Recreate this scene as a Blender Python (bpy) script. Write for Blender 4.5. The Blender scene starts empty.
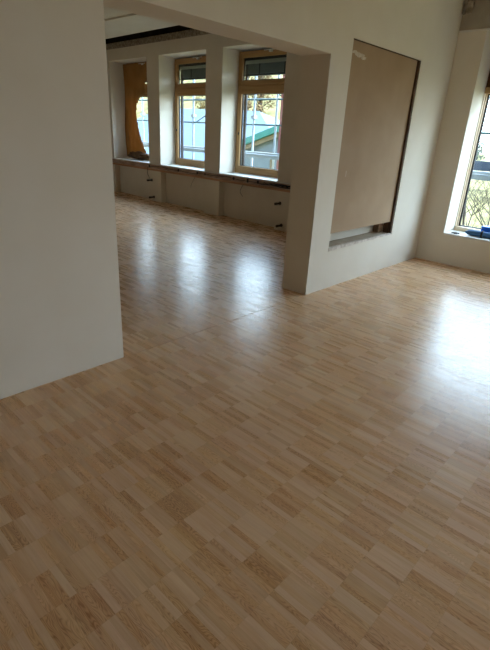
import bpy, bmesh, math, random
from mathutils import Vector, Matrix, noise
random.seed(7)
SC = bpy.context.scene
COL = SC.collection

# ------------------------------------------------------------------ materials
def mat(name):
    m = bpy.data.materials.new(name); m.use_nodes = True
    nt = m.node_tree; nt.nodes.clear()
    out = nt.nodes.new('ShaderNodeOutputMaterial')
    return m, nt, out
def N(nt, t, **kw):
    n = nt.nodes.new(t)
    for k, v in kw.items():
        if k == 'op': n.operation = v
        elif isinstance(k, str) and k.startswith('i'): n.inputs[int(k[1:])].default_value = v
    return n
def L(nt, a, b): nt.links.new(a, b)
def srgb(r, g, b):
    f = lambda c: (c/255/12.92) if c/255 <= .04045 else ((c/255+.055)/1.055)**2.4
    return (f(r), f(g), f(b), 1)

def rough_mat(name, c1, c2, scale=8, rough=.8, bump=.0, detail=4, stretch=(1,1,1), spec=.3, metallic=0):
    m, nt, out = mat(name)
    b = nt.nodes.new('ShaderNodeBsdfPrincipled')
    tc = nt.nodes.new('ShaderNodeTexCoord')
    mp = nt.nodes.new('ShaderNodeMapping'); mp.inputs['Scale'].default_value = stretch
    nz = nt.nodes.new('ShaderNodeTexNoise'); nz.inputs['Scale'].default_value = scale; nz.inputs['Detail'].default_value = detail
    cr = nt.nodes.new('ShaderNodeValToRGB')
    cr.color_ramp.elements[0].position = .3; cr.color_ramp.elements[1].position = .7
    cr.color_ramp.elements[0].color = c1; cr.color_ramp.elements[1].color = c2
    L(nt, tc.outputs['Object'], mp.inputs[0]); L(nt, mp.outputs[0], nz.inputs['Vector'])
    L(nt, nz.outputs['Fac'], cr.inputs[0]); L(nt, cr.outputs[0], b.inputs['Base Color'])
    b.inputs['Roughness'].default_value = rough; b.inputs['Specular IOR Level'].default_value = spec
    b.inputs['Metallic'].default_value = metallic
    if bump:
        bp = nt.nodes.new('ShaderNodeBump'); bp.inputs['Strength'].default_value = bump; bp.inputs['Distance'].default_value = .01
        L(nt, nz.outputs['Fac'], bp.inputs['Height']); L(nt, bp.outputs[0], b.inputs['Normal'])
    L(nt, b.outputs[0], out.inputs[0])
    return m

def parquet():
    m, nt, out = mat('parquet')
    b = nt.nodes.new('ShaderNodeBsdfPrincipled')
    tc = nt.nodes.new('ShaderNodeTexCoord'); sp = nt.nodes.new('ShaderNodeSeparateXYZ')
    L(nt, tc.outputs['Object'], sp.inputs[0])
    def M(op, a, bv=None, cv=None):
        n = nt.nodes.new('ShaderNodeMath'); n.operation = op
        for i, v in enumerate((a, bv, cv)):
            if v is None: continue
            if hasattr(v, 'is_linked'): L(nt, v, n.inputs[i])
            else: n.inputs[i].default_value = v
        return n.outputs[0]
    LEN, NS = .1627, 6
    W = LEN/NS
    ry = M('DIVIDE', M('ADD', sp.outputs[1], -.361+20*LEN), LEN); row = M('FLOOR', ry); fy = M('SUBTRACT', ry, row)
    sx = M('DIVIDE', M('ADD', sp.outputs[0], -.291+60*LEN), W); st = M('FLOOR', sx); fx = M('SUBTRACT', sx, st)
    blk = M('FLOOR', M('DIVIDE', st, float(NS)))
    def wn(a, c, seed):
        cb = nt.nodes.new('ShaderNodeCombineXYZ'); L(nt, a, cb.inputs[0]); L(nt, c, cb.inputs[1]); cb.inputs[2].default_value = seed
        w = nt.nodes.new('ShaderNodeTexWhiteNoise'); w.noise_dimensions = '3D'; L(nt, cb.outputs[0], w.inputs['Vector'])
        return w
    w1 = wn(st, row, 1.3); w2 = wn(blk, row, 7.7); w3 = wn(st, row, 4.1)
    # straight fine grain, shifted for every strip
    cb = nt.nodes.new('ShaderNodeCombineXYZ')
    L(nt, M('MULTIPLY', sp.outputs[0], 130.), cb.inputs[0])
    L(nt, M('MULTIPLY', sp.outputs[1], 6.), cb.inputs[1])
    L(nt, M('MULTIPLY', w3.outputs['Value'], 60.), cb.inputs[2])
    g = nt.nodes.new('ShaderNodeTexNoise'); g.inputs['Scale'].default_value = 1; g.inputs['Detail'].default_value = 3; g.inputs['Distortion'].default_value = .6
    L(nt, cb.outputs[0], g.inputs['Vector'])
    # cathedral figure: distorted rings stretched along the strip
    cb2 = nt.nodes.new('ShaderNodeCombineXYZ')
    L(nt, M('ADD', M('MULTIPLY', sp.outputs[0], 30.), M('MULTIPLY', w3.outputs['Value'], 17.)), cb2.inputs[0])
    L(nt, M('ADD', M('MULTIPLY', sp.outputs[1], 5.), M('MULTIPLY', w1.outputs['Value'], 23.)), cb2.inputs[1])
    n2 = nt.nodes.new('ShaderNodeTexNoise'); n2.inputs['Scale'].default_value = 1; n2.inputs['Detail'].default_value = 1
    L(nt, cb2.outputs[0], n2.inputs['Vector'])
    rings = M('ABSOLUTE', M('SINE', M('MULTIPLY', n2.outputs['Fac'], 60.)))
    fig = M('MULTIPLY', M('SUBTRACT', 1., rings), M('GREATER_THAN', w3.outputs['Value'], .45))
    # large soft wear / tone drift
    n3 = nt.nodes.new('ShaderNodeTexNoise'); n3.inputs['Scale'].default_value = .9; n3.inputs['Detail'].default_value = 2
    L(nt, tc.outputs['Object'], n3.inputs['Vector'])
    tone = M('ADD', M('MULTIPLY', M('ADD', w1.outputs['Value'], 1.6), .19), M('MULTIPLY', w2.outputs['Value'], .11))
    tone = M('ADD', tone, M('MULTIPLY', M('SUBTRACT', g.outputs['Fac'], .5), .68))
    tone = M('SUBTRACT', tone, M('MULTIPLY', fig, .32))
    tone = M('ADD', tone, M('MULTIPLY', M('SUBTRACT', n3.outputs['Fac'], .5), .18))
    cr = nt.nodes.new('ShaderNodeValToRGB'); e = cr.color_ramp.elements
    e[0].position = -.0; e[0].color = FLOOR[0]
    e[1].position = 1; e[1].color = FLOOR[3]
    x = e.new(.33); x.color = FLOOR[1]
    x = e.new(.62); x.color = FLOOR[2]
    L(nt, tone, cr.inputs[0])
    hs = nt.nodes.new('ShaderNodeHueSaturation')
    L(nt, cr.outputs[0], hs.inputs['Color'])
    w4 = wn(blk, row, 12.9)
    L(nt, M('ADD', .497, M('MULTIPLY', w4.outputs['Value'], .006)), hs.inputs['Hue'])
    L(nt, M('ADD', .86, M('MULTIPLY', w3.outputs['Value'], .16)), hs.inputs['Saturation'])
    # joints
    ex = M('MINIMUM', fx, M('SUBTRACT', 1., fx)); ey = M('MINIMUM', fy, M('SUBTRACT', 1., fy))
    jx = M('LESS_THAN', ex, .022); jy = M('LESS_THAN', ey, .0055)
    j = M('MAXIMUM', M('MULTIPLY', jx, .08), M('MULTIPLY', jy, .13))
    mx = nt.nodes.new('ShaderNodeMix'); mx.data_type = 'RGBA'
    L(nt, j, mx.inputs['Factor']); L(nt, hs.outputs[0], mx.inputs[6]); mx.inputs[7].default_value = srgb(92, 66, 44)
    L(nt, mx.outputs[2], b.inputs['Base Color'])
    L(nt, M('ADD', FROUGH, M('MULTIPLY', w1.outputs['Value'], .07)), b.inputs['Roughness'])
    b.inputs['Specular IOR Level'].default_value = FSPEC
    bp = nt.nodes.new('ShaderNodeBump'); bp.inputs['Strength'].default_value = .05; bp.inputs['Distance'].default_value = .001
    h = M('ADD', M('MULTIPLY', g.outputs['Fac'], .35), M('MULTIPLY', w3.outputs['Value'], .5))
    L(nt, M('SUBTRACT', h, M('MULTIPLY', j, .8)), bp.inputs['Height'])
    L(nt, bp.outputs[0], b.inputs['Normal'])
    L(nt, b.outputs[0], out.inputs[0])
    return m

FLOOR = [srgb(160, 112, 70), srgb(206, 160, 115), srgb(223, 183, 139), srgb(236, 206, 165)]
FROUGH, FSPEC = .245, .44

def glass():
    m, nt, out = mat('window_glass')
    t = nt.nodes.new('ShaderNodeBsdfTransparent'); g = nt.nodes.new('ShaderNodeBsdfGlossy')
    t.inputs[0].default_value = (.93, .96, .95, 1); g.inputs['Roughness'].default_value = .01
    f = nt.nodes.new('ShaderNodeFresnel'); f.inputs[0].default_value = 1.45
    mx = nt.nodes.new('ShaderNodeMixShader')
    ge = nt.nodes.new('ShaderNodeNewGeometry')          # reflect at the entry face only: no refraction, so no total reflection inside
    mm = nt.nodes.new('ShaderNodeMath'); mm.operation = 'SUBTRACT'; mm.use_clamp = True
    L(nt, f.outputs[0], mm.inputs[0]); L(nt, ge.outputs['Backfacing'], mm.inputs[1])
    L(nt, mm.outputs[0], mx.inputs[0]); L(nt, t.outputs[0], mx.inputs[1]); L(nt, g.outputs[0], mx.inputs[2]); L(nt, mx.outputs[0], out.inputs[0])
    return m
def paper():
    m, nt, out = mat('kraft_paper')
    d = nt.nodes.new('ShaderNodeBsdfDiffuse'); tr = nt.nodes.new('ShaderNodeBsdfTranslucent')
    tc = nt.nodes.new('ShaderNodeTexCoord'); nz = nt.nodes.new('ShaderNodeTexNoise'); nz.inputs['Scale'].default_value = 4; nz.inputs['Detail'].default_value = 5
    cr = nt.nodes.new('ShaderNodeValToRGB'); cr.color_ramp.elements[0].color = srgb(164, 118, 68); cr.color_ramp.elements[1].color = srgb(198, 152, 98)
    L(nt, tc.outputs['Object'], nz.inputs['Vector']); L(nt, nz.outputs['Fac'], cr.inputs[0])
    L(nt, cr.outputs[0], d.inputs[0]); L(nt, cr.outputs[0], tr.inputs[0])
    mx = nt.nodes.new('ShaderNodeMixShader'); mx.inputs[0].default_value = .27
    L(nt, d.outputs[0], mx.inputs[1]); L(nt, tr.outputs[0], mx.inputs[2]); L(nt, mx.outputs[0], out.inputs[0])
    return m

M_ = {}
M_['floor'] = parquet()
M_['wall'] = rough_mat('white_wall_paint', srgb(223, 214, 198), srgb(228, 220, 206), 3, .75, .03)
M_['ceil'] = rough_mat('ceiling_board', srgb(218, 211, 200), srgb(226, 220, 209), 2, .85)
M_['concrete'] = rough_mat('raw_concrete', srgb(128, 114, 96), srgb(190, 178, 160), 22, .95, .6, 6)
M_['plaster'] = rough_mat('bare_plaster', srgb(160, 150, 134), srgb(178, 168, 152), 5, .9, .1, 6)
M_['void'] = rough_mat('void_shade', srgb(36, 30, 24), srgb(62, 52, 42), 6, .95)  # near-black puts the shade of the ceiling slot into the colour
M_['rawledge'] = rough_mat('raw_ledge', srgb(150, 122, 104), srgb(200, 174, 156), 14, .9, .5, 5, (1, .35, 1.6))
M_['batten'] = rough_mat('pine_batten', srgb(176, 132, 100), srgb(204, 162, 128), 5, .7, 0, 4, (1, .2, 8))
M_['sill'] = rough_mat('white_sill', srgb(214, 209, 200), srgb(224, 220, 212), 6, .5)
M_['frame'] = rough_mat('larch_frame', srgb(168, 128, 80), srgb(186, 148, 98), 4, .45, 0, 4, (9, 9, .4), .4)
M_['frame_h'] = rough_mat('larch_rail', srgb(166, 126, 78), srgb(184, 146, 96), 4, .45, 0, 4, (9, .4, 9), .4)
M_['palewood'] = rough_mat('pale_frame', srgb(214, 192, 160), srgb(224, 204, 174), 4, .45, 0, 4, (9, 9, .4), .4)
M_['gasket'] = rough_mat('dark_gasket', srgb(36, 36, 38), srgb(48, 48, 50), 5, .6)
M_['alu'] = rough_mat('aluminium_rail', srgb(130, 134, 140), srgb(150, 154, 158), 5, .5, metallic=.3)
M_['lightslat'] = rough_mat('light_slat', srgb(172, 184, 178), srgb(188, 198, 192), 3, .5)
M_['guide'] = rough_mat('dark_guide_rail', srgb(62, 62, 66), srgb(78, 78, 82), 5, .5)
M_['blind'] = rough_mat('blind_slat', srgb(92, 104, 102), srgb(110, 122, 118), 3, .5)
M_['blinddark'] = rough_mat('blind_box', srgb(40, 46, 48), srgb(54, 60, 62), 3, .6)
M_['white'] = rough_mat('white_plastic', srgb(222, 220, 214), srgb(232, 230, 224), 4, .4)
M_['board'] = rough_mat('hardboard', srgb(164, 137, 108), srgb(174, 148, 119), 3, .8, .02, 6)
M_['smear'] = rough_mat('plaster_smear', srgb(192, 178, 160), srgb(214, 202, 186), 30, .9)
M_['darkwood'] = rough_mat('dark_wood', srgb(62, 46, 34), srgb(106, 82, 62), 10, .85, .4, 5, (4, 4, .6))
M_['lathwood'] = rough_mat('raw_wood', srgb(128, 100, 76), srgb(160, 130, 102), 8, .85, .2, 4, (.6, 4, 4))
M_['mortar'] = rough_mat('mortar', srgb(186, 172, 158), srgb(232, 224, 214), 26, .95, .8, 6)
M_['silltop'] = rough_mat('grey_sill_top', srgb(168, 148, 126), srgb(186, 168, 146), 9, .9)
M_['pipe'] = rough_mat('pipe_plastic', srgb(42, 34, 28), srgb(66, 50, 40), 20, .5)
M_['cable'] = rough_mat('black_cable', srgb(22, 21, 21), srgb(34, 32, 32), 10, .5)
M_['wire'] = rough_mat('grey_wire', srgb(104, 94, 84), srgb(126, 116, 104), 10, .6)
M_['paper'] = paper()
M_['paperdark'] = rough_mat('kraft_crumple', srgb(84, 58, 34), srgb(118, 84, 52), 9, .9, .3)
M_['navy'] = rough_mat('navy_cloth', srgb(56, 96, 136), srgb(70, 112, 152), 12, .6, .2)
M_['blue'] = rough_mat('bright_blue_plastic', srgb(26, 108, 222), srgb(34, 120, 236), 6, .35)
M_['brownpanel'] = rough_mat('brown_panel', srgb(70, 44, 26), srgb(92, 60, 36), 6, .7)
M_['glass'] = glass()
M_['steel'] = rough_mat('scaffold_steel', srgb(150, 162, 172), srgb(168, 178, 188), 8, .5, metallic=.2)
M_['rail'] = rough_mat('scaffold_rail', srgb(66, 92, 98), srgb(78, 104, 110), 8, .5, metallic=.2)
M_['toe'] = rough_mat('toe_board', srgb(64, 76, 96), srgb(76, 88, 108), 4, .6)
M_['deck'] = rough_mat('scaffold_deck', srgb(120, 134, 146), srgb(132, 144, 154), 4, .6)
M_['redwhite'] = rough_mat('red_strap', srgb(130, 76, 76), srgb(150, 110, 108), 3, .6)
M_['roofblue'] = rough_mat('blue_grey_roof', srgb(110, 128, 144), srgb(122, 140, 156), 5, .7)
M_['teal'] = rough_mat('teal_copper', srgb(64, 128, 122), srgb(74, 138, 132), 3, .6)
M_['cream'] = rough_mat('cream_render', srgb(124, 112, 92), srgb(136, 124, 102), 2, .8)
M_['slate'] = rough_mat('grey_blue_wall', srgb(112, 124, 134), srgb(126, 138, 146), 2, .8)
M_['bark'] = rough_mat('bark', srgb(62, 54, 50), srgb(84, 74, 68), 9, .9)
M_['leafy'] = rough_mat('yellow_leaves', srgb(110, 88, 42), srgb(156, 132, 80), 3, .9)
M_['leafo'] = rough_mat('orange_leaves', srgb(110, 84, 50), srgb(148, 120, 80), 3, .9)
M_['leafg'] = rough_mat('grey_green_leaves', srgb(92, 104, 86), srgb(130, 136, 116), 3, .9)
M_['meadow'] = rough_mat('autumn_meadow', srgb(112, 100, 50), srgb(186, 166, 104), .35, .95, 0, 8)
M_['hill'] = rough_mat('autumn_hill', srgb(104, 88, 50), srgb(148, 130, 84), .25, .95, 0, 8)

# ------------------------------------------------------------------ mesh helpers
def box(bm, x0, x1, y0, y1, z0, z1, mi=0):
    vs = [bm.verts.new((x, y, z)) for z in (z0, z1) for y in (y0, y1) for x in (x0, x1)]
    for f in ((0,2,3,1), (4,5,7,6), (0,1,5,4), (2,6,7,3), (0,4,6,2), (1,3,7,5)):
        bm.faces.new([vs[i] for i in f]).material_index = mi
def tube(bm, pts, r, seg=8, r2=None):
    pts = [Vector(p) for p in pts]; rings = []
    for i, p in enumerate(pts):
        d = (pts[min(i+1, len(pts)-1)]-pts[max(i-1, 0)]).normalized()
        a = d.orthogonal().normalized(); b = d.cross(a)
        if rings:
            pa = prev - d*prev.dot(d)
            if pa.length > 1e-6: a = pa.normalized(); b = d.cross(a)
        prev = a
        rr = r if r2 is None else r+(r2-r)*i/(len(pts)-1)
        rings.append([bm.verts.new(p+(a*math.cos(t)+b*math.sin(t))*rr) for t in (2*math.pi*k/seg for k in range(seg))])
    for q, s in zip(rings, rings[1:]):
        for k in range(seg): bm.faces.new((q[k], q[(k+1) % seg], s[(k+1) % seg], s[k])).smooth = True
    bm.faces.new(rings[0][::-1]); bm.faces.new(rings[-1])
def prism(bm, poly, axis, a, b):
    def mk(u, v, w):
        return {'x': (w, u, v), 'y': (u, w, v), 'z': (u, v, w)}[axis]
    A = [bm.verts.new(mk(u, v, a)) for u, v in poly]; B = [bm.verts.new(mk(u, v, b)) for u, v in poly]
    bm.faces.new(A[::-1]); bm.faces.new(B); n = len(A)
    for i in range(n): bm.faces.new((A[i], A[(i+1) % n], B[(i+1) % n], B[i]))
def ob(name, bm, mats, parent=None, loc=(0,0,0), rz=0, bevel=0):
    bmesh.ops.recalc_face_normals(bm, faces=bm.faces[:])
    me = bpy.data.meshes.new(name); bm.to_mesh(me); bm.free()
    for m in (mats if isinstance(mats, (list, tuple)) else [mats]): me.materials.append(m)
    o = bpy.data.objects.new(name, me); COL.objects.link(o)
    o.location = loc; o.rotation_euler = (0, 0, rz)
    if parent: o.parent = parent
    if bevel:
        md = o.modifiers.new('bevel', 'BEVEL'); md.width = bevel; md.segments = 2; md.limit_method = 'ANGLE'
    return o
def tag(o, label=None, cat=None, group=None, kind=None):
    if label: o['label'] = label
    if cat: o['category'] = cat
    if group: o['group'] = group
    if kind: o['kind'] = kind
    return o
def thing(name, loc=(0,0,0), rz=0, **kw):
    o = bpy.data.objects.new(name, None); COL.objects.link(o); o.location = loc; o.rotation_euler = (0, 0, rz)
    return tag(o, **kw)
def slab(bm, *boxes):
    for b in boxes: box(bm, *b)
def BM(): return bmesh.new()

# ------------------------------------------------------------------ the room
YP, TP = 2.6515, .322
XL, XR = 1.635, 3.857
XE = 6.529
ZS, ZC = 2.224, 3.30
WEST, SOUTH, NORTH = -2.6, -3.2, 11.3
K = .045; TH = math.atan(K)                 # the far room's outer wall is very slightly askew
FARLOC = (6.54, 9.0, 0); FARRZ = -TH
def far(u, w, z):                            # point on the far room's outer wall: u along it, w outwards
    c, s = math.cos(FARRZ), math.sin(FARRZ)
    return Vector((6.54 + w*c - u*s, 9 + w*s + u*c, z))
def fu(y): return (y-9)/math.cos(TH)

bm = BM(); box(bm, WEST-.2, 7.1, SOUTH-.2, NORTH+.3, -.3, 0)
tag(ob('floor', bm, M_['floor']), 'pale parquet floor of short parallel wooden strips', 'floor', kind='structure')
bm = BM(); box(bm, XL, XR, YP-.003, YP+.003, 0, .001)
tag(ob('trim_1', bm, M_['batten']), 'thin joint across the parquet in the opening', 'floor joint', kind='structure')

PX0, PX1, PZ0, PZ1, PD = 4.194, 5.638, .456, 2.395, .20
bm = BM()
slab(bm, (WEST, XL, YP, YP+TP, 0, ZC+.35), (XL, XR, YP, YP+TP, ZS, ZC+.35),
     (XR, PX0, YP, YP+TP, 0, ZC+.35), (PX1, XE+.15, YP, YP+TP, 0, ZC+.35),
     (PX0, PX1, YP, YP+TP, 0, PZ0-.016), (PX0, PX1, YP, YP+TP, PZ1, ZC+.35), (PX0, PX1, YP+PD, YP+TP, PZ0-.016, PZ1))
bmesh.ops.remove_doubles(bm, verts=bm.verts[:], dist=1e-5)
tag(ob('wall_front', bm, M_['wall']), 'white partition wall with the wide opening and a boarded recess', 'wall', kind='structure')

# near room, outer wall with its tall window
RY0, RY1, RZ0, RZ1, RT = .82, 2.322, .418, 2.813, .48
GY0, GY1 = -1.18, .32                                 # unseen neighbour, added to light the near room
bm = BM()
slab(bm, (XE, XE+RT, RY1, YP+.1, 0, RZ1), (XE, XE+RT, RY0, RY1, 0, RZ0-.03),
     (XE, XE+RT, GY1, RY0, 0, RZ1), (XE, XE+RT, GY0, GY1, 0, RZ0-.03), (XE, XE+RT, SOUTH, GY0, 0, RZ1),)
tag(ob('wall_right', bm, M_['wall']), 'white outer wall to the right with the tall window', 'wall', kind='structure')
bm = BM(); box(bm, XE-.006, XE+RT, SOUTH, YP, RZ1, 3.14)
tag(ob('trim_12', bm, M_['plaster']), 'band of greyish bare plaster above the tall right window', 'plaster band', kind='structure')
bm = BM(); box(bm, XE-.016, XE-.001, SOUTH, YP, RZ1-.012, RZ1+.008)
tag(ob('trim_13', bm, M_['sill']), 'thin white edge strip at the head of the tall right window', 'edge strip', kind='structure')
bm = BM()
slab(bm, (XE+.03, XE+RT, SOUTH, YP, 3.14, 3.66))
tag(ob('trim_2', bm, M_['void']), 'unplastered strip above the right wall, slot shade painted dark', 'raw masonry', kind='structure')
bm = BM()
random.seed(3)
for k in range(34):
    y = YP-.004-random.random()*.09; zz = 2.985+random.random()**1.3*.15
    box(bm, XE-.03-random.random()*.03, XE+.0, y-.02-random.random()*.02, y, zz, zz+.03+random.random()*.05)
tag(ob('trim_3', bm, M_['concrete']), 'rough bare plaster crumbling in the upper right corner', 'raw masonry', kind='structure')

bm = BM(); box(bm, WEST-.2, WEST, SOUTH-.2, NORTH+.3, 0, ZC+.35)
tag(ob('wall_left', bm, M_['wall']), 'white wall closing both rooms on the left', 'wall', kind='structure')
bm = BM()
slab(bm, (WEST, 3.0, SOUTH-.2, SOUTH, 0, ZC+.35), (3.0, 3.75, SOUTH-.2, SOUTH, RZ1, ZC+.35), (3.0, 3.75, SOUTH-.2, SOUTH, 0, RZ0-.03),
     (3.75, 7.1, SOUTH-.2, SOUTH, 0, ZC+.35))  # unseen opening, added to brighten the near room
tag(ob('wall_back', bm, M_['wall']), 'white wall behind the camera with one opening added for light', 'wall', kind='structure')
bm = BM(); box(bm, WEST, 7.1, NORTH, NORTH+.3, 0, ZC+.35)
tag(ob('wall_far', bm, M_['wall']), 'white end wall of the far room', 'wall', kind='structure')

# ceilings: board stops short of the outer wall and leaves a dark slot
bm = BM(); slab(bm, (WEST, 5.3, YP+TP, NORTH, ZC, ZC+.03), (WEST, 6.22, SOUTH, YP, ZC, ZC+.03))
tag(ob('ceiling', bm, M_['ceil']), 'white suspended ceiling board', 'ceiling', kind='structure')
bm = BM(); prism(bm, [(5.3, YP+TP), (5.98, YP+TP), (6.36, NORTH), (5.3, NORTH)], 'z', ZC-.03, ZC+.03)
tag(ob('trim_4', bm, M_['ceil']), 'lower strip of white ceiling board along the far windows', 'ceiling', kind='structure')
bm = BM(); box(bm, WEST-.2, 7.3, SOUTH-.2, NORTH+.3, ZC+.35, ZC+.5)
tag(ob('trim_5', bm, M_['void']), 'raw slab above the suspended ceiling, painted dark as shade', 'ceiling slab', kind='structure')

# far room, outer wall: pilasters, deep window reveals and radiator niches
NW = .13; WT = .50                                   # niche depth, wall thickness
LZ = .815                                            # ledge top
HT = 2.905                                           # head of the openings
wins = [(fu(9.09), fu(10.63)), (fu(7.15), fu(8.645)), (fu(5.20), fu(6.69))]
U0, U1 = fu(YP+TP-.05), fu(NORTH+.1)
edges = [U0] + [e for w in reversed(wins) for e in w] + [U1]
bm = BM()
for i in range(0, len(edges), 2):
    box(bm, 0, WT, edges[i], edges[i+1], 0, HT)
for a, b in wins:
    box(bm, NW, WT, a, b, 0, LZ-.05)
box(bm, 0, WT, U0, U1, HT, 3.135)
tag(ob('wall_outer', bm, M_['wall'], loc=FARLOC, rz=FARRZ), 'white far wall with three window niches', 'wall', kind='structure')
bm = BM(); box(bm, .01, WT, U0, U1, 3.135, 3.255)
random.seed(5)
u = U0
while u < U1-.1:
    d = .03+random.random()*.07
    box(bm, -.006-random.random()*.014, .02, u, u+d, 3.135+random.random()*.02, 3.20+random.random()*.05); u += d
tag(ob('trim_6', bm, M_['concrete'], loc=FARLOC, rz=FARRZ), 'rough unplastered strip above the far wall', 'raw masonry', kind='structure')
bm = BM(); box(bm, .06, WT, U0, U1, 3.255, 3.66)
tag(ob('trim_7', bm, M_['void'], loc=FARLOC, rz=FARRZ), 'void behind the edge of the far ceiling, shade painted dark', 'raw masonry', kind='structure')

# raw ledge running below the far windows
led = thing('trim_8', FARLOC, FARRZ, label='unfinished ledge along the far wall, raw brown edge', cat='ledge', kind='structure')
bm = BM()
for a, b in wins: box(bm, .004, .40, a+.002, b-.002, LZ-.03, LZ)
box(bm, -.028, .002, U0+1.6, U1, LZ-.022, LZ)
ob('sill_board', bm, M_['sill'], led, bevel=.003)
bm = BM(); u = U0+1.6; random.seed(11)
while u < U1-.05:
    d = min(.12+random.random()*.35, U1-u)
    box(bm, -.020-random.random()*.008, 0, u, u+d-.004, LZ-.105+random.random()*.006, LZ-.023); u += d
for a, b in wins: box(bm, 0, NW, a, b, LZ-.048, LZ-.031)
ob('raw_edge', bm, M_['rawledge'], led)
bm = BM(); box(bm, -.030, .03, U0+1.6, U1, LZ-.150, LZ-.112)
ob('batten', bm, M_['batten'], led, bevel=.003)

# ------------------------------------------------------------------ windows
def make_window(name, label, u0, u1, z0, z1, loc, rz, w=.38, tr0=2.20, tr1=2.42, bottom=.135, F=.045, S=.075, wood=('frame', 'frame_h'), blind=True, latch=True):
    """frame fills the opening; fanlight over a tall sash"""
    root = thing(name, loc, rz, label=label, cat='window', kind='structure')
    WV, WH = wood
    mid = tr0+.6*(tr1-tr0)
    bm = BM()
    for a in ((u0, u0+F), (u1-F, u1)): box(bm, w+.012, w+.08, a[0], a[1], z0, z1)
    ob('frame_stile', bm, M_[WV], root, bevel=.004)
    bm = BM(); box(bm, w+.012, w+.08, u0+F, u1-F, z1-F, z1); box(bm, w+.012, w+.08, u0+F, u1-F, z0, z0+F); box(bm, w+.012, w+.08, u0+F, u1-F, mid-.03, mid+.03)
    ob('frame_rail', bm, M_[WH], root, bevel=.004)
    def sash(nm, za, zb, top, bot):
        bm = BM()
        for a in ((u0+F-.012, u0+F+S), (u1-F-S, u1-F+.012)): box(bm, w-.006, w+.062, a[0], a[1], za, zb)
        s = ob(nm, bm, M_[WV], root, bevel=.005)
        bm = BM(); box(bm, w-.006, w+.061, u0+F+S, u1-F-S, zb-top, zb); box(bm, w-.006, w+.061, u0+F+S, u1-F-S, za, za+bot)
        ob('sash_rail', bm, M_[WH], s, bevel=.005)
        bm = BM(); g0, g1, h0, h1 = u0+F+S, u1-F-S, za+bot, zb-top
        for b in ((g0, g0+.014, h0, h1), (g1-.014, g1, h0, h1), (g0+.014, g1-.014, h0, h0+.010), (g0+.014, g1-.014, h1-.010, h1)):
            box(bm, w+.03, w+.05, *b)
        ob('gasket', bm, M_['gasket'], s)
        bm = BM(); box(bm, w+.036, w+.046, g0+.005, g1-.005, h0+.004, h1-.004)
        ob('pane', bm, M_['glass'], s)
        return s
    sash('fanlight_sash', mid+.012, z1-F+.012, .07, tr1-mid-.012)
    low = sash('lower_sash', z0+F-.010, mid-.012, mid-.012-tr0, bottom-F+.010)
    bm = BM(); zh = (z0+tr0)*.5+.02
    for u in (u1-F-.045, u0+F+.045): tube(bm, [(w-.014, u, zh-.022), (w-.014, u, zh+.022)], .010, 8)
    for k, u in enumerate((u1-F-.045,)):
        hb = BM(); tube(hb, [(w-.013, u, zh-.022), (w-.013, u, zh+.022)], .011, 8); ob('hinge_cap', hb, M_['gasket'], low)
    bm.free()
    if latch:
        um = u0+.56*(u1-u0)-.15
        bm = BM(); box(bm, w-.05, w-.004, um-.04, um+.02, z1-.050, z1-.012); tube(bm, [(w-.03, um-.14, z1-.018), (w-.03, um+.15, z1-.018)], .008)
        ob('latch', bm, M_['white'], root, bevel=.004)
    # guide rails and a raised slat blind outside the glass
    bm = BM()
    for a in ((u0+F+S-.03, u0+F+S+.03), (u1-F-S-.03, u1-F-S+.03)): box(bm, w+.10, w+.13, a[0], a[1], z0-.02, z1)
    ob('guide_rail', bm, M_['guide'], root)
    if blind:
        bl = BM(); box(bl, w+.085, w+.24, u0, u1, z1-.125, z1+.02)
        b = ob('blind_box', bl, M_['blinddark'], root)
        bl = BM(); zz = z1-.13
        box(bl, w+.088, w+.098, u0+.07, u1-.07, zz-.060, zz-.005); ob('light_slat', bl, M_['lightslat'], b)
        bl = BM()
        for k in range(16):
            box(bl, w+.10, w+.17, u0+.07, u1-.07, zz-.010-k*.0135, zz-k*.0135-.001)
        ob('slat_stack', bl, M_['blind'], b)
        bl = BM()
        for q in (.30, .70): box(bl, w+.096, w+.1, u0+q*(u1-u0)-.012, u0+q*(u1-u0)+.012, zz-.222, zz)
        ob('ladder_tape', bl, M_['blinddark'], b)
        bl = BM(); box(bl, w+.10, w+.17, u0+.06, u1-.06, zz-.246, zz-.220)
        ob('bottom_rail', bl, M_['blinddark'], b)
    return root
labels = ['window farthest away, half covered with brown paper', 'middle wood-framed window of the far wall, blue roof outside', 'wood-framed window beside the opening, teal gable outside']
for i, (a, b) in enumerate(wins):
    make_window('window_%d' % (i+1), labels[i], a, b, .82, 2.88, FARLOC, FARRZ)
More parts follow.
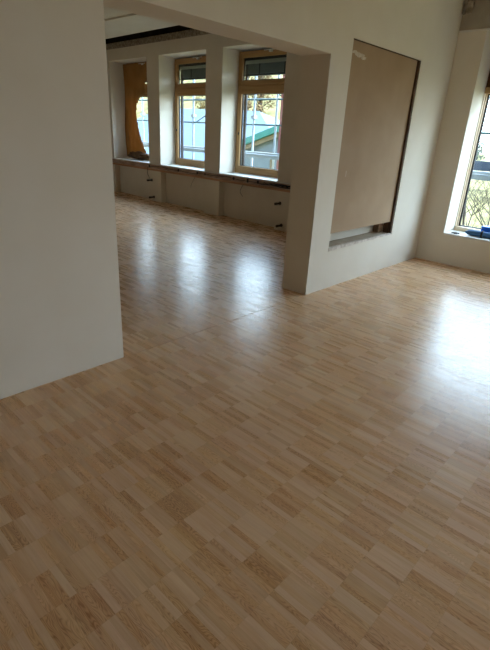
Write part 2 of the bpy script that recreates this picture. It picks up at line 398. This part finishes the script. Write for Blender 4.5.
for k, (a, b, lab) in enumerate(((RY0, RY1, 'tall window in the right wall with bare trees outside'),
                                 (GY0, GY1, 'second tall window of the right wall, unseen, added to light the near room'))):
    win = thing('window_%d' % (4+k), (XE, a, RZ0), 0, label=lab, cat='window', kind='structure')
    W_, H_ = b-a, RZ1-RZ0
    TZ = 2.165-RZ0
    bm = BM()
    for u in ((0, .010), (W_-.010, W_)): box(bm, .365, .49, u[0], u[1], 0, TZ)
    for u in ((0, .022), (W_-.022, W_)): box(bm, .415, .49, u[0], u[1], .05, TZ)
    ob('frame_stile', bm, M_['palewood'], win, bevel=.003)
    bm = BM(); box(bm, .355, .49, .010, W_-.010, 0, .055); ob('bottom_rail', bm, M_['palewood'], win, bevel=.004)
    bm = BM(); box(bm, .335, .49, .012, W_-.012, TZ, TZ+.07); ob('transom', bm, M_['frame_h'], win, bevel=.004)
    bm = BM(); box(bm, .365, .48, .006, W_-.006, TZ+.072, H_); ob('fanlight_cover', bm, M_['brownpanel'], win)
    bm = BM()
    for q in ((.022, .040, .055, TZ), (W_-.040, W_-.022, .055, TZ), (.040, W_-.040, .055, .066), (.040, W_-.040, TZ-.012, TZ)): box(bm, .455, .49, *q)
    ob('gasket', bm, M_['gasket'], win)
    bm = BM(); box(bm, .468, .476, .03, W_-.03, .06, TZ-.004); ob('pane', bm, M_['glass'], win)
    bm = BM(); box(bm, -.004, .355, 0, W_, -.03, 0); ob('sill_board', bm, M_['sill'], win, bevel=.004)

# ------------------------------------------------------------------ recess in the partition wall
bm = BM(); box(bm, PX0+.004, 5.600, YP+.028, YP+.042, .600, PZ1-.006)
o = tag(ob('hardboard_panel', bm, M_['board']), 'large brown hardboard sheet closing the recess in the wall', 'panel')
bm = BM(); random.seed(9)
for k in range(18):
    x = 4.266+k*.012; zc = 2.292-.0012*k+random.uniform(-.014, .014); a = random.uniform(.03, .06); b = random.uniform(.006, .014)
    prism(bm, [(x-a, zc-b*.3), (x-a*.3, zc-b), (x+a*.6, zc-b*.7), (x+a, zc+b*.1), (x+a*.5, zc+b), (x-a*.6, zc+b*.6)], 'y', YP+.0274-.0001*k, YP+.0285)
ob('smear', bm, M_['smear'], o)['label'] = 'whitish plaster smear'
bm = BM(); prism(bm, [(4.392, 1.18), (4.40, 1.178), (4.40, 1.235), (4.395, 1.24)], 'y', YP+.0268, YP+.0285)
ob('mark', bm, M_['smear'], o)['label'] = 'small pale scratch'

random.seed(21)
bm = BM(); z = PZ0
while z < PZ1-.01:
    d = min(.1+random.random()*.3, PZ1-.004-z); box(bm, PX1-.034-random.random()*.003, PX1, YP+.002+random.random()*.004, YP+.11, z, z+d); z += d
tag(ob('trim_9', bm, M_['darkwood']), 'dark rough timber lining the right side of the recess', 'timber', kind='structure')
bm = BM(); box(bm, PX0, PX1-.04, YP+.012, YP+.10, PZ1-.005, PZ1)  # dark strip standing in for the shaded gap above the board
tag(ob('trim_10', bm, M_['darkwood']), 'thin dark strip painted as the shaded gap across the top of the recess', 'timber', kind='structure')
bm = BM(); x = PX0; random.seed(4)
box(bm, PX0, PX1-.03, YP+.004, YP+PD, PZ0-.02, PZ0-.001, 1)
while x < PX1-.03:
    d = min(.02+random.random()*.05, PX1-.028-x); f_ = (x-PX0)/(PX1-PX0)
    box(bm, x, x+d, YP-.003-random.random()*.003, YP+.02+random.random()*.01, PZ0-.038+.022*f_+random.random()*.006, PZ0+random.random()*.003); x += d
tag(ob('trim_11', bm, [M_['mortar'], M_['silltop']]), 'rough mortar sill at the bottom of the recess', 'mortar sill', kind='structure')
bm = BM(); box(bm, 5.48, PX1-.038, YP+.11, YP+.19, PZ0+.005, .60)
tag(ob('wood_block', bm, M_['lathwood'], bevel=.004), 'short raw wood block in the lower right corner of the recess', 'wood block')

# ------------------------------------------------------------------ pipe stubs, cables and wires on the far wall
def pipe_stub(y, z, label):
    p = far(fu(y), 0, z); t = thing('pipe_stub', p, FARRZ, label=label, cat='pipe', group='radiator pipe stubs on the far pilasters')
    bm = BM(); tube(bm, [(.002, 0, 0), (-.085, 0, -.002)], .018, 12); tube(bm, [(-.085, 0, -.002), (-.13, 0, -.003)], .022, 12)
    ob('pipe', bm, M_['pipe'], t)
    bm = BM(); tube(bm, [(.001, 0, 0), (-.006, 0, 0)], .030, 14)
    ob('collar', bm, M_['pipe'], t)
pipe_stub(9.00, .455, 'upper dark pipe stub on the pilaster right of the papered window')
pipe_stub(8.93, .09, 'lower dark pipe stub near the floor, right of the papered window')
pipe_stub(5.10, .46, 'upper dark pipe stub on the pilaster beside the opening')
pipe_stub(5.03, .095, 'lower dark pipe stub near the floor beside the opening')

# black cable clipped along the raw edge
def cpt(y, z, w=-.036): return far(fu(y), w, z)
t = thing('ledge_cable', cpt(4.9, .76), label='black cable clipped along the raw ledge under the far windows', cat='cable')
def rel(p): return p - t.location
bm = BM(); pts = []; y = 4.75; random.seed(13)
zs_ = .752
while y < 9.1:
    pts.append(rel(cpt(y, .752+.012*math.sin(y*3.1)+.006*math.sin(y*9)))); y += .08
tube(bm, pts, .006, 6)
tube(bm, [rel(cpt(yy, .735+.006*math.sin(yy*11), -.042)) for yy in [4.75+.06*k for k in range(14)]], .007, 6)
tube(bm, [rel(cpt(yy, .768+.005*math.sin(yy*14), -.04)) for yy in [4.75+.06*k for k in range(11)]], .007, 6)
ob('cable', bm, M_['cable'], t)
for y, h in ((9.03, .05), (7.95, .05), (7.32, .045), (7.08, .03), (6.25, .05), (5.88, .07), (5.62, .05)):
    bm = BM(); box(bm, -.012, .004, -.018, .018, -h/2, h/2)
    c = ob('clip', bm, M_['cable'], t, bevel=.003); c.location = rel(cpt(y, .757)); c.rotation_euler = (0, 0, FARRZ)
bm = BM()
random.seed(2)
for k in range(9):
    yy = 4.86+.07*k
    tube(bm, [rel(cpt(yy, .74+random.random()*.03, -.04)), rel(cpt(yy+.03, .74+random.random()*.03, -.055)), rel(cpt(yy+.07, .735+random.random()*.03, -.04))], .008, 6)
ob('cable_bundle', bm, M_['cable'], t)

def wire(pts, label, r=.004, m='wire'):
    p0 = far(*((fu(pts[0][0]),) + pts[0][1:]))
    bm = BM(); P = [far(fu(a), b, c)-p0 for a, b, c in pts]; Q = []
    for i in range(len(P)-1):
        for k in range(5):
            s = k/5; a = P[max(i-1, 0)]; b = P[i]; c = P[i+1]; d = P[min(i+2, len(P)-1)]
            Q.append(.5*((2*b)+(c-a)*s+(2*a-5*b+4*c-d)*s*s+(3*b-a-3*c+d)*s**3))
    Q.append(P[-1]); tube(bm, Q, r, 6)
    tag(ob('loose_wire', bm, M_[m], loc=p0), label, 'wire', 'loose wires below the far ledge')
wire([(9.10, -.034, .735), (9.11, -.04, .66), (9.12, -.03, .58), (9.06, -.03, .50), (9.02, -.03, .47)], 'thin dark wire dropping to the pipe stub by the papered window', .004, 'cable')
wire([(7.40, -.034, .67), (7.44, -.05, .60), (7.52, -.03, .52), (7.58, .0, .45)], 'thin wire hanging from the ledge under the middle window')
wire([(5.99, -.034, .68), (6.02, -.05, .62), (6.07, -.03, .54), (6.03, .0, .46)], 'thin curled wire hanging under the window nearest the opening', .005)

# ------------------------------------------------------------------ brown paper over the farthest window
bm = BM()
u0, u1 = wins[0]; nu, nz = 44, 56
z0, z1 = .86, 2.885
def paper_w(u, z):
    return .352 + .012*math.sin(u*17+z*2.2) + .010*math.sin(u*31-z*5) + .012*noise.noise((u*3, z*2, 1))
grid = {}
for i in range(nu+1):
    for j in range(nz+1):
        u = u0+.005+(u1-u0-.010)*i/nu; zz = z0+(z1-z0)*j/nz
        grid[i, j] = (u, zz)
def torn(u, zz):
    """the sheet is torn away in a big bulging curve on the side towards the room"""
    lim = interp([(.86, 9.68), (1.18, 9.86), (1.35, 9.97), (1.5, 10.05), (1.74, 10.11), (2.02, 10.07), (2.15, 10.01), (2.22, 9.93), (2.25, 9.70), (2.26, 9.5)], zz)
    if 2.45 < zz < 2.55 and u < fu(9.59+.12*(2.55-zz)/.1): return True          # a small second tear higher up
    return lim is not None and zz < 2.26 and u < fu(lim)
def interp(t, x):
    if x <= t[0][0]: return t[0][1]
    for (a, b), (c, d) in zip(t, t[1:]):
        if x <= c: return b+(d-b)*(x-a)/(c-a)
    return t[-1][1]
vv = {}
for i in range(nu):
    for j in range(nz):
        c = [grid[i, j], grid[i+1, j], grid[i+1, j+1], grid[i, j+1]]
        mu = sum(p[0] for p in c)/4; mz = sum(p[1] for p in c)/4
        if torn(mu, mz): continue
        fs = []
        for q, (ii, jj) in zip(c, ((i, j), (i+1, j), (i+1, j+1), (i, j+1))):
            if (ii, jj) not in vv:
                u, zz = q
                vv[ii, jj] = bm.verts.new((paper_w(u, zz), u, zz))
            fs.append(vv[ii, jj])
        bm.faces.new(fs).smooth = True
pp = thing('masking_paper', FARLOC, FARRZ, label='torn brown masking paper hanging over the farthest window', cat='paper')
sh = ob('sheet', bm, M_['paper'], pp)
md = sh.modifiers.new('thick', 'SOLIDIFY'); md.thickness = .002
bm = BM()
bmesh.ops.create_icosphere(bm, subdivisions=4, radius=1)
for v in bm.verts:
    n = noise.noise(v.co*2.3)*.35+noise.noise(v.co*6)*.18
    v.co = Vector((v.co.x*.085, v.co.y*.42, v.co.z*.085))*(1+n)
for f in bm.faces: f.smooth = False
c = ob('crumpled_edge', bm, M_['paperdark'], pp); c.location = (.26, fu(9.93), LZ+.10)
c['label'] = 'crumpled darker paper bunched on the sill'

# ------------------------------------------------------------------ things on the right window sill
t = thing('rolled_bundle', (6.66, 1.98, RZ0), label='dark blue rolled bundle lying on the right window sill', cat='bundle')
bm = BM(); pts = []
for k in range(25):
    s = k/24; pts.append((.02*s+.004*math.sin(k), .11-1.0*s, .042))
R_ = [max(.006, .040*min(1, (k/24*14)**.5)) for k in range(25)]
rings = []
for k, p in enumerate(pts):
    rings.append([bm.verts.new((p[0]+math.cos(a)*R_[k]*1.15*(1+.05*math.sin(3*a+k)), p[1], max(.002, p[2]-.002+math.sin(a)*R_[k]*(1+.04*math.sin(5*a+k*.7))))) for a in (2*math.pi*q/16 for q in range(16))])
for q, s in zip(rings, rings[1:]):
    for k in range(16): bm.faces.new((q[k], q[(k+1) % 16], s[(k+1) % 16], s[k])).smooth = True
bm.faces.new(rings[0][::-1]); bm.faces.new(rings[-1])
ob('roll', bm, M_['navy'], t)
bm = BM(); tube(bm, [(.0, -.10, .040), (.001, -.125, .040)], .051, 18); ob('strap', bm, M_['gasket'], t)
t = thing('blue_case', (6.795, 1.50, RZ0), label='bright blue plastic case standing behind the dark blue bundle', cat='case')
bm = BM(); box(bm, -.055, .055, -.42, .42, .0, .105); ob('body', bm, M_['blue'], t, bevel=.008)
bm = BM(); box(bm, -.058, .058, -.423, .423, .107, .135); ob('lid', bm, M_['blue'], t, bevel=.008)
bm = BM(); box(bm, -.068, -.056, -.06, .06, .09, .12); ob('latch', bm, M_['navy'], t, bevel=.003)
bm = BM(); box(bm, -.03, .03, -.022, .022, 0, .010); tube(bm, [(-.02, -.05, .012), (0, .0, .016), (.012, .05, .010)], .008, 8)
tag(ob('window_clamp', bm, M_['cable'], loc=(6.60, 2.19, RZ0), rz=.4, bevel=.002), 'small black fitting lying at the left end of the right window sill', 'fitting')

# ------------------------------------------------------------------ outside: scaffold
GZ = -5.0
sc = thing('scaffold', (7.9, 6, GZ), label='steel scaffold with rails and deck outside the windows', cat='scaffold')
def S_(x, y, z): return (x-7.9, y-6, z-GZ)
YS = [9.16, 7.21, 5.2, 3.15, .35, -1.6]
for y in YS + [11.2]:
    bm = BM(); tube(bm, [S_(7.9, y, GZ), S_(7.9, y, 4.4)], .026, 10); p = ob('upright_pole', bm, M_['steel'], sc)
    for z in (1.86, 1.12):
        bm = BM(); box(bm, *[v for pr in zip(S_(7.85, y-.05, z-.035), S_(7.95, y+.05, z+.035)) for v in pr])
        ob('coupler', bm, M_['steel'], p, bevel=.006)
for z in (2.20, 1.72, -.4, 3.2):
    bm = BM(); tube(bm, [S_(7.9, -2, z), S_(7.9, 12, z)], .019 if z < 3 else .024, 8); ob('guard_rail', bm, M_['rail'], sc)
bm = BM(); box(bm, *[v for pr in zip(S_(7.86, -2, 1.195), S_(7.885, 5.2, 1.33)) for v in pr]); ob('toe_board', bm, M_['toe'], sc)
for k in range(2):
    bm = BM(); box(bm, *[v for pr in zip(S_(7.52+.17*k, -2, 1.07+.09*(1-k)), S_(7.68+.17*k, 12, 1.145+.05*(1-k))) for v in pr]); ob('deck_plank', bm, M_['deck'], sc)
bm = BM()
for a, b in ((9.16, 7.21), (5.2, 7.21)):
    tube(bm, [S_(7.93, a, 1.70), S_(7.93, b, 2.55)], .012, 6)
ob('diagonal_brace', bm, M_['rail'], sc)
bm = BM(); box(bm, *[v for pr in zip(S_(7.89, 6.44, .2), S_(7.90, 6.50, 3.0)) for v in pr]); ob('net_strap', bm, M_['redwhite'], sc)
bm = BM(); tube(bm, [S_(7.9, 6.60, .2), S_(7.9, 6.60, 4)], .024, 8); ob('inner_post', bm, M_['steel'], sc)

# ------------------------------------------------------------------ outside: houses
h = thing('house', (26, 26, GZ), label='house with a broad blue grey roof behind the scaffold', cat='house')
def H_(x, y, z): return Vector((x-26, y-26, z-GZ))
bm = BM()
P = [H_(23, 17.5, -.5), H_(23, 44, -.5), H_(35, 44, -.5), H_(35, 17.5, -.5), H_(29, 26, 3.12), H_(29, 38, 3.3)]
V = [bm.verts.new(p) for p in P]; V2 = [bm.verts.new(p-Vector((0, 0, .25))) for p in P[:4]]
for f in ((0, 1, 5, 4), (1, 2, 5), (2, 3, 4, 5), (3, 0, 4)): bm.faces.new([V[i] for i in f])
for i in range(4): bm.faces.new((V[i], V2[i], V2[(i+1) % 4], V[(i+1) % 4]))
bm.faces.new(V2)
ob('roof', bm, M_['roofblue'], h)
bm = BM(); box(bm, -2.4, 8.4, -7.8, 17.3, 0, 4.3); ob('walls', bm, M_['cream'], h)
bm = BM(); box(bm, 3.4, 4.2, 4, 4.8, 7.0, 9.2); ob('chimney', bm, M_['slate'], h)

h = thing('gabled_annex', (18, 14.6, GZ), label='low gabled building with teal roof edge and cream fascia', cat='building')
bm = BM()
for s in (1, -1):
    prism(bm, [(0, 6.95), (s*4.6, 5.45), (s*4.6, 5.17), (0, 6.67)], 'x', -.4, 5)
ob('roof', bm, M_['teal'], h)
bm = BM()
for s in (1, -1):
    prism(bm, [(0, 6.66), (s*4.5, 5.18), (s*4.5, 5.0), (0, 6.46)], 'x', -.25, -.18)
ob('fascia', bm, M_['cream'], h)
bm = BM(); prism(bm, [(-4, 0), (4, 0), (4, 5.2), (0, 6.5), (-4, 5.2)], 'x', 0, 4.8); ob('walls', bm, M_['slate'], h)
for k in range(2):
    bm = BM(); box(bm, -.06, -.001, -1.6+k*2.1, -.3+k*2.1, 4.4, 5.75); w_ = ob('window', bm, M_['cream'], h)
    bm = BM(); box(bm, -.075, -.061, -1.5+k*2.1, -.4+k*2.1, 4.5, 5.65); ob('pane', bm, M_['slate'], w_)

# ------------------------------------------------------------------ outside: land and trees
def land(x, y):
    s = max(0, min(1, (y/max(x, 1)-.40)/.5)); s = s*s*(3-2*s)
    t = max(0, (x-36)/60)
    return GZ + (t**1.1)*26*s + t*2.0*(1-s)
bm = BM(); nx, ny = 60, 70; g = []
for i in range(nx+1):
    x = -60 if i == 0 else 8.4+ ((i-1)/(nx-1))**1.6*150
    g.append([bm.verts.new((x, y, land(x, y)+.25*noise.noise((x*.2, y*.2, 0)))) for y in (-60+j/ny*240 for j in range(ny+1))])
for i in range(nx):
    for j in range(ny): bm.faces.new((g[i][j], g[i+1][j], g[i+1][j+1], g[i][j+1])).smooth = True
tag(ob('ground', bm, M_['meadow']), 'yellowish autumn meadow rising to a hillside outside', 'ground', kind='structure')

def crown_tree(x, y, h, r, m, label):
    z = land(x, y)-.2; t = thing('leafy_tree', (x, y, z), label=label, cat='tree', group='autumn trees on the hillside')
    bm = BM(); tube(bm, [(0, 0, 0), (.1, 0, h*.3), (.0, .1, h*.6)], r*.10, 8, r*.05); ob('trunk', bm, M_['bark'], t)
    bm = BM()
    lumps = [(Vector((random.uniform(-.5, .5)*r, random.uniform(-.6, .6)*r, h*(.34+.06*k+random.random()*.05))), r*random.uniform(.42, .62)*(1-.04*k)) for k in range(10)]
    for k in range(1500):
        c, rr = random.choice(lumps)
        d = Vector((random.gauss(0, 1), random.gauss(0, 1), random.gauss(0, 1))).normalized()*rr*random.random()**.45
        a = Vector((random.gauss(0, 1), random.gauss(0, 1), random.gauss(0, 1))).normalized()*random.uniform(.10, .24)
        b = a.orthogonal().normalized()*random.uniform(.08, .20)
        bm.faces.new([bm.verts.new(c+d+q) for q in (a, b, -a, -b)])
    ob('crown', bm, M_[m], t)
    bm = BM()
    for c, rr in lumps: tube(bm, [(0, .05, h*.25), c*.6+Vector((0, 0, h*.1)), c], r*.035, 5, r*.008)
    ob('branches', bm, M_['bark'], t)
random.seed(31)
trees = [(44, 44, 8, 2.6, 'leafy', 'yellow autumn tree on the hillside seen above the blue grey roof'),
         (42, 38.5, 8.5, 2.4, 'leafo', 'orange autumn tree on the hillside right of the blue grey roof'),
         (46, 51, 8, 2.8, 'leafy', 'broad yellow autumn tree on the slope seen through the middle window'),
         (56, 50, 9, 2.8, 'leafo', 'farther orange autumn tree high on the hillside'),
         (62, 21.5, 7.5, 3.0, 'leafg', 'grey green tree far off in the tall right window')]
for a in trees: crown_tree(*a)

def bare_tree(x, y, label, h, seed, lean=0.):
    rnd = random.Random(seed); z = land(x, y)-.1
    t = thing('bare_tree', (x, y, z), label=label, cat='tree', group='bare trees outside the right window')
    tb = BM(); bb = BM()
    def grow(bm, p, d, l, r, lev):
        pts = [p]; dd = d.copy()
        for k in range(5):
            dd = (dd+Vector((rnd.uniform(-1, 1), rnd.uniform(-1, 1), rnd.uniform(-.3, .6)))*.13).normalized(); pts.append(pts[-1]+dd*l/5)
        tube(bm, pts, r, 6 if lev < 2 else 4, r*.5)
        if lev >= 4: return
        for k in range(5 if lev else 9):
            i = rnd.randint(2, 5) if lev else rnd.randint(1, 5)
            a = rnd.uniform(0, 6.283); side = Vector((math.cos(a), math.sin(a), rnd.uniform(.1, .8)))
            grow(bb, pts[i], (dd*.7+side*.9).normalized(), l*rnd.uniform(.42, .62)*(1 if lev else .75), r*rnd.uniform(.35, .5), lev+1)
    grow(tb, Vector((0, 0, 0)), Vector((lean*.2, lean, 1)).normalized(), h, h*.009, 0)
    ob('trunk', tb, M_['bark'], t); ob('branches', bb, M_['bark'], t)
bare_tree(13.0, 3.7, 'bare branching tree nearest the tall right window', 6.0, 5)
bare_tree(21.0, 5.2, 'bare tree left of the nearest one outside the right window', 5.2, 8, .08)
bare_tree(29.5, 8.2, 'thin bare tree farther off outside the right window', 5.0, 12, -.05)

# ------------------------------------------------------------------ light: bright hazy sky through the windows
w = bpy.data.worlds.new('sky'); SC.world = w; w.use_nodes = True
nt = w.node_tree; nt.nodes.clear()
out = nt.nodes.new('ShaderNodeOutputWorld'); bg = nt.nodes.new('ShaderNodeBackground')
tc = nt.nodes.new('ShaderNodeTexCoord'); sp = nt.nodes.new('ShaderNodeSeparateXYZ'); L(nt, tc.outputs['Generated'], sp.inputs[0])
cr = nt.nodes.new('ShaderNodeValToRGB'); e = cr.color_ramp.elements
e[0].position = 0; e[0].color = (.80, .91, 1.0, 1); e[1].position = .8; e[1].color = (.50, .70, 1.0, 1)
x = e.new(.35); x.color = (.62, .80, 1.0, 1)
L(nt, sp.outputs[2], cr.inputs[0])
vm = nt.nodes.new('ShaderNodeVectorMath'); vm.operation = 'DOT_PRODUCT'; L(nt, tc.outputs['Generated'], vm.inputs[0])
vm.inputs[1].default_value = Vector((.50, -.70, .52)).normalized()
mr = nt.nodes.new('ShaderNodeMapRange'); mr.inputs[1].default_value = .55; mr.inputs[2].default_value = 1; mr.inputs[3].default_value = 0; mr.inputs[4].default_value = 1; mr.clamp = True
L(nt, vm.outputs['Value'], mr.inputs[0])
pw = nt.nodes.new('ShaderNodeMath'); pw.operation = 'POWER'; L(nt, mr.outputs[0], pw.inputs[0]); pw.inputs[1].default_value = 2
ad = nt.nodes.new('ShaderNodeMath'); ad.operation = 'MULTIPLY_ADD'; L(nt, pw.outputs[0], ad.inputs[0]); ad.inputs[1].default_value = 2.; 
el = nt.nodes.new('ShaderNodeMapRange'); el.inputs[1].default_value = .0; el.inputs[2].default_value = .5; el.inputs[3].default_value = 7.0; el.inputs[4].default_value = 16.0; el.clamp = True
L(nt, sp.outputs[2], el.inputs[0]); L(nt, el.outputs[0], ad.inputs[2])
az = nt.nodes.new('ShaderNodeMapRange'); az.inputs[1].default_value = -.2; az.inputs[2].default_value = .5; az.inputs[3].default_value = .25; az.inputs[4].default_value = 1; az.clamp = True
L(nt, sp.outputs[0], az.inputs[0])                    # the sky is brightest on the window side, darker inland and overhead
ze = nt.nodes.new('ShaderNodeMapRange'); ze.inputs[1].default_value = .6; ze.inputs[2].default_value = 1; ze.inputs[3].default_value = 1; ze.inputs[4].default_value = .35; ze.clamp = True
L(nt, sp.outputs[2], ze.inputs[0])
m1 = nt.nodes.new('ShaderNodeMath'); m1.operation = 'MULTIPLY'; L(nt, az.outputs[0], m1.inputs[0]); L(nt, ze.outputs[0], m1.inputs[1])
m2 = nt.nodes.new('ShaderNodeMath'); m2.operation = 'MULTIPLY'; L(nt, m1.outputs[0], m2.inputs[0]); L(nt, ad.outputs[0], m2.inputs[1])
L(nt, cr.outputs[0], bg.inputs[0]); L(nt, m2.outputs[0], bg.inputs[1]); L(nt, bg.outputs[0], out.inputs[0])

def portal(name, center, sx, sz, rz):
    li = bpy.data.lights.new(name, 'AREA'); li.shape = 'RECTANGLE'; li.size = sx; li.size_y = sz; li.cycles.is_portal = True
    o = bpy.data.objects.new(name, li); COL.objects.link(o); o.location = center
    # area lights shine along their -Z: point it into the room (-x)
    o.rotation_euler = (Matrix.Rotation(rz, 3, 'Z') @ Matrix.Rotation(math.radians(90), 3, 'Y') @ Matrix.Rotation(math.radians(90), 3, 'Z')).to_euler()
for a, b in wins: portal('window_daylight', far((a+b)/2, .63, 1.85), b-a-.1, 2.1, FARRZ)
for a, b in ((3.0, 3.75),): portal('window_daylight', ((a+b)/2, SOUTH-.25, 1.6), b-a, 2.4, -math.pi/2)  # portal of the added opening behind the camera
for a, b in ((RY0, RY1), (GY0, GY1)): portal('window_daylight', (XE+.62, (a+b)/2, 1.6), b-a-.1, 2.4, 0)  # the second one serves the added unseen window

# ------------------------------------------------------------------ camera
cam = bpy.data.cameras.new('camera'); co = bpy.data.objects.new('camera', cam); COL.objects.link(co)
rt = Vector((0.68538735, -0.72647, 0.04985492)); up = Vector((0.24829491, 0.29751764, 0.92186382)); fw = Vector((0.68453913, 0.61945508, -0.38429363))
co.matrix_world = Matrix(((rt.x, up.x, -fw.x, 0), (rt.y, up.y, -fw.y, 0), (rt.z, up.z, -fw.z, 1.55), (0, 0, 0, 1)))
cam.sensor_fit = 'AUTO'; cam.sensor_width = 36; cam.lens = 461.3567/650*36; cam.clip_start = .02; cam.clip_end = 1000
SC.camera = co
SC.view_settings.view_transform = 'Standard'; SC.view_settings.look = 'None'; SC.view_settings.exposure = 0.32; SC.view_settings.gamma = 1; SC.view_settings.use_curve_mapping = False
SC.cycles.use_denoising = True
SC.cycles.max_bounces = 12; SC.cycles.diffuse_bounces = 7; SC.cycles.transparent_max_bounces = 16; SC.cycles.sample_clamp_indirect = 6
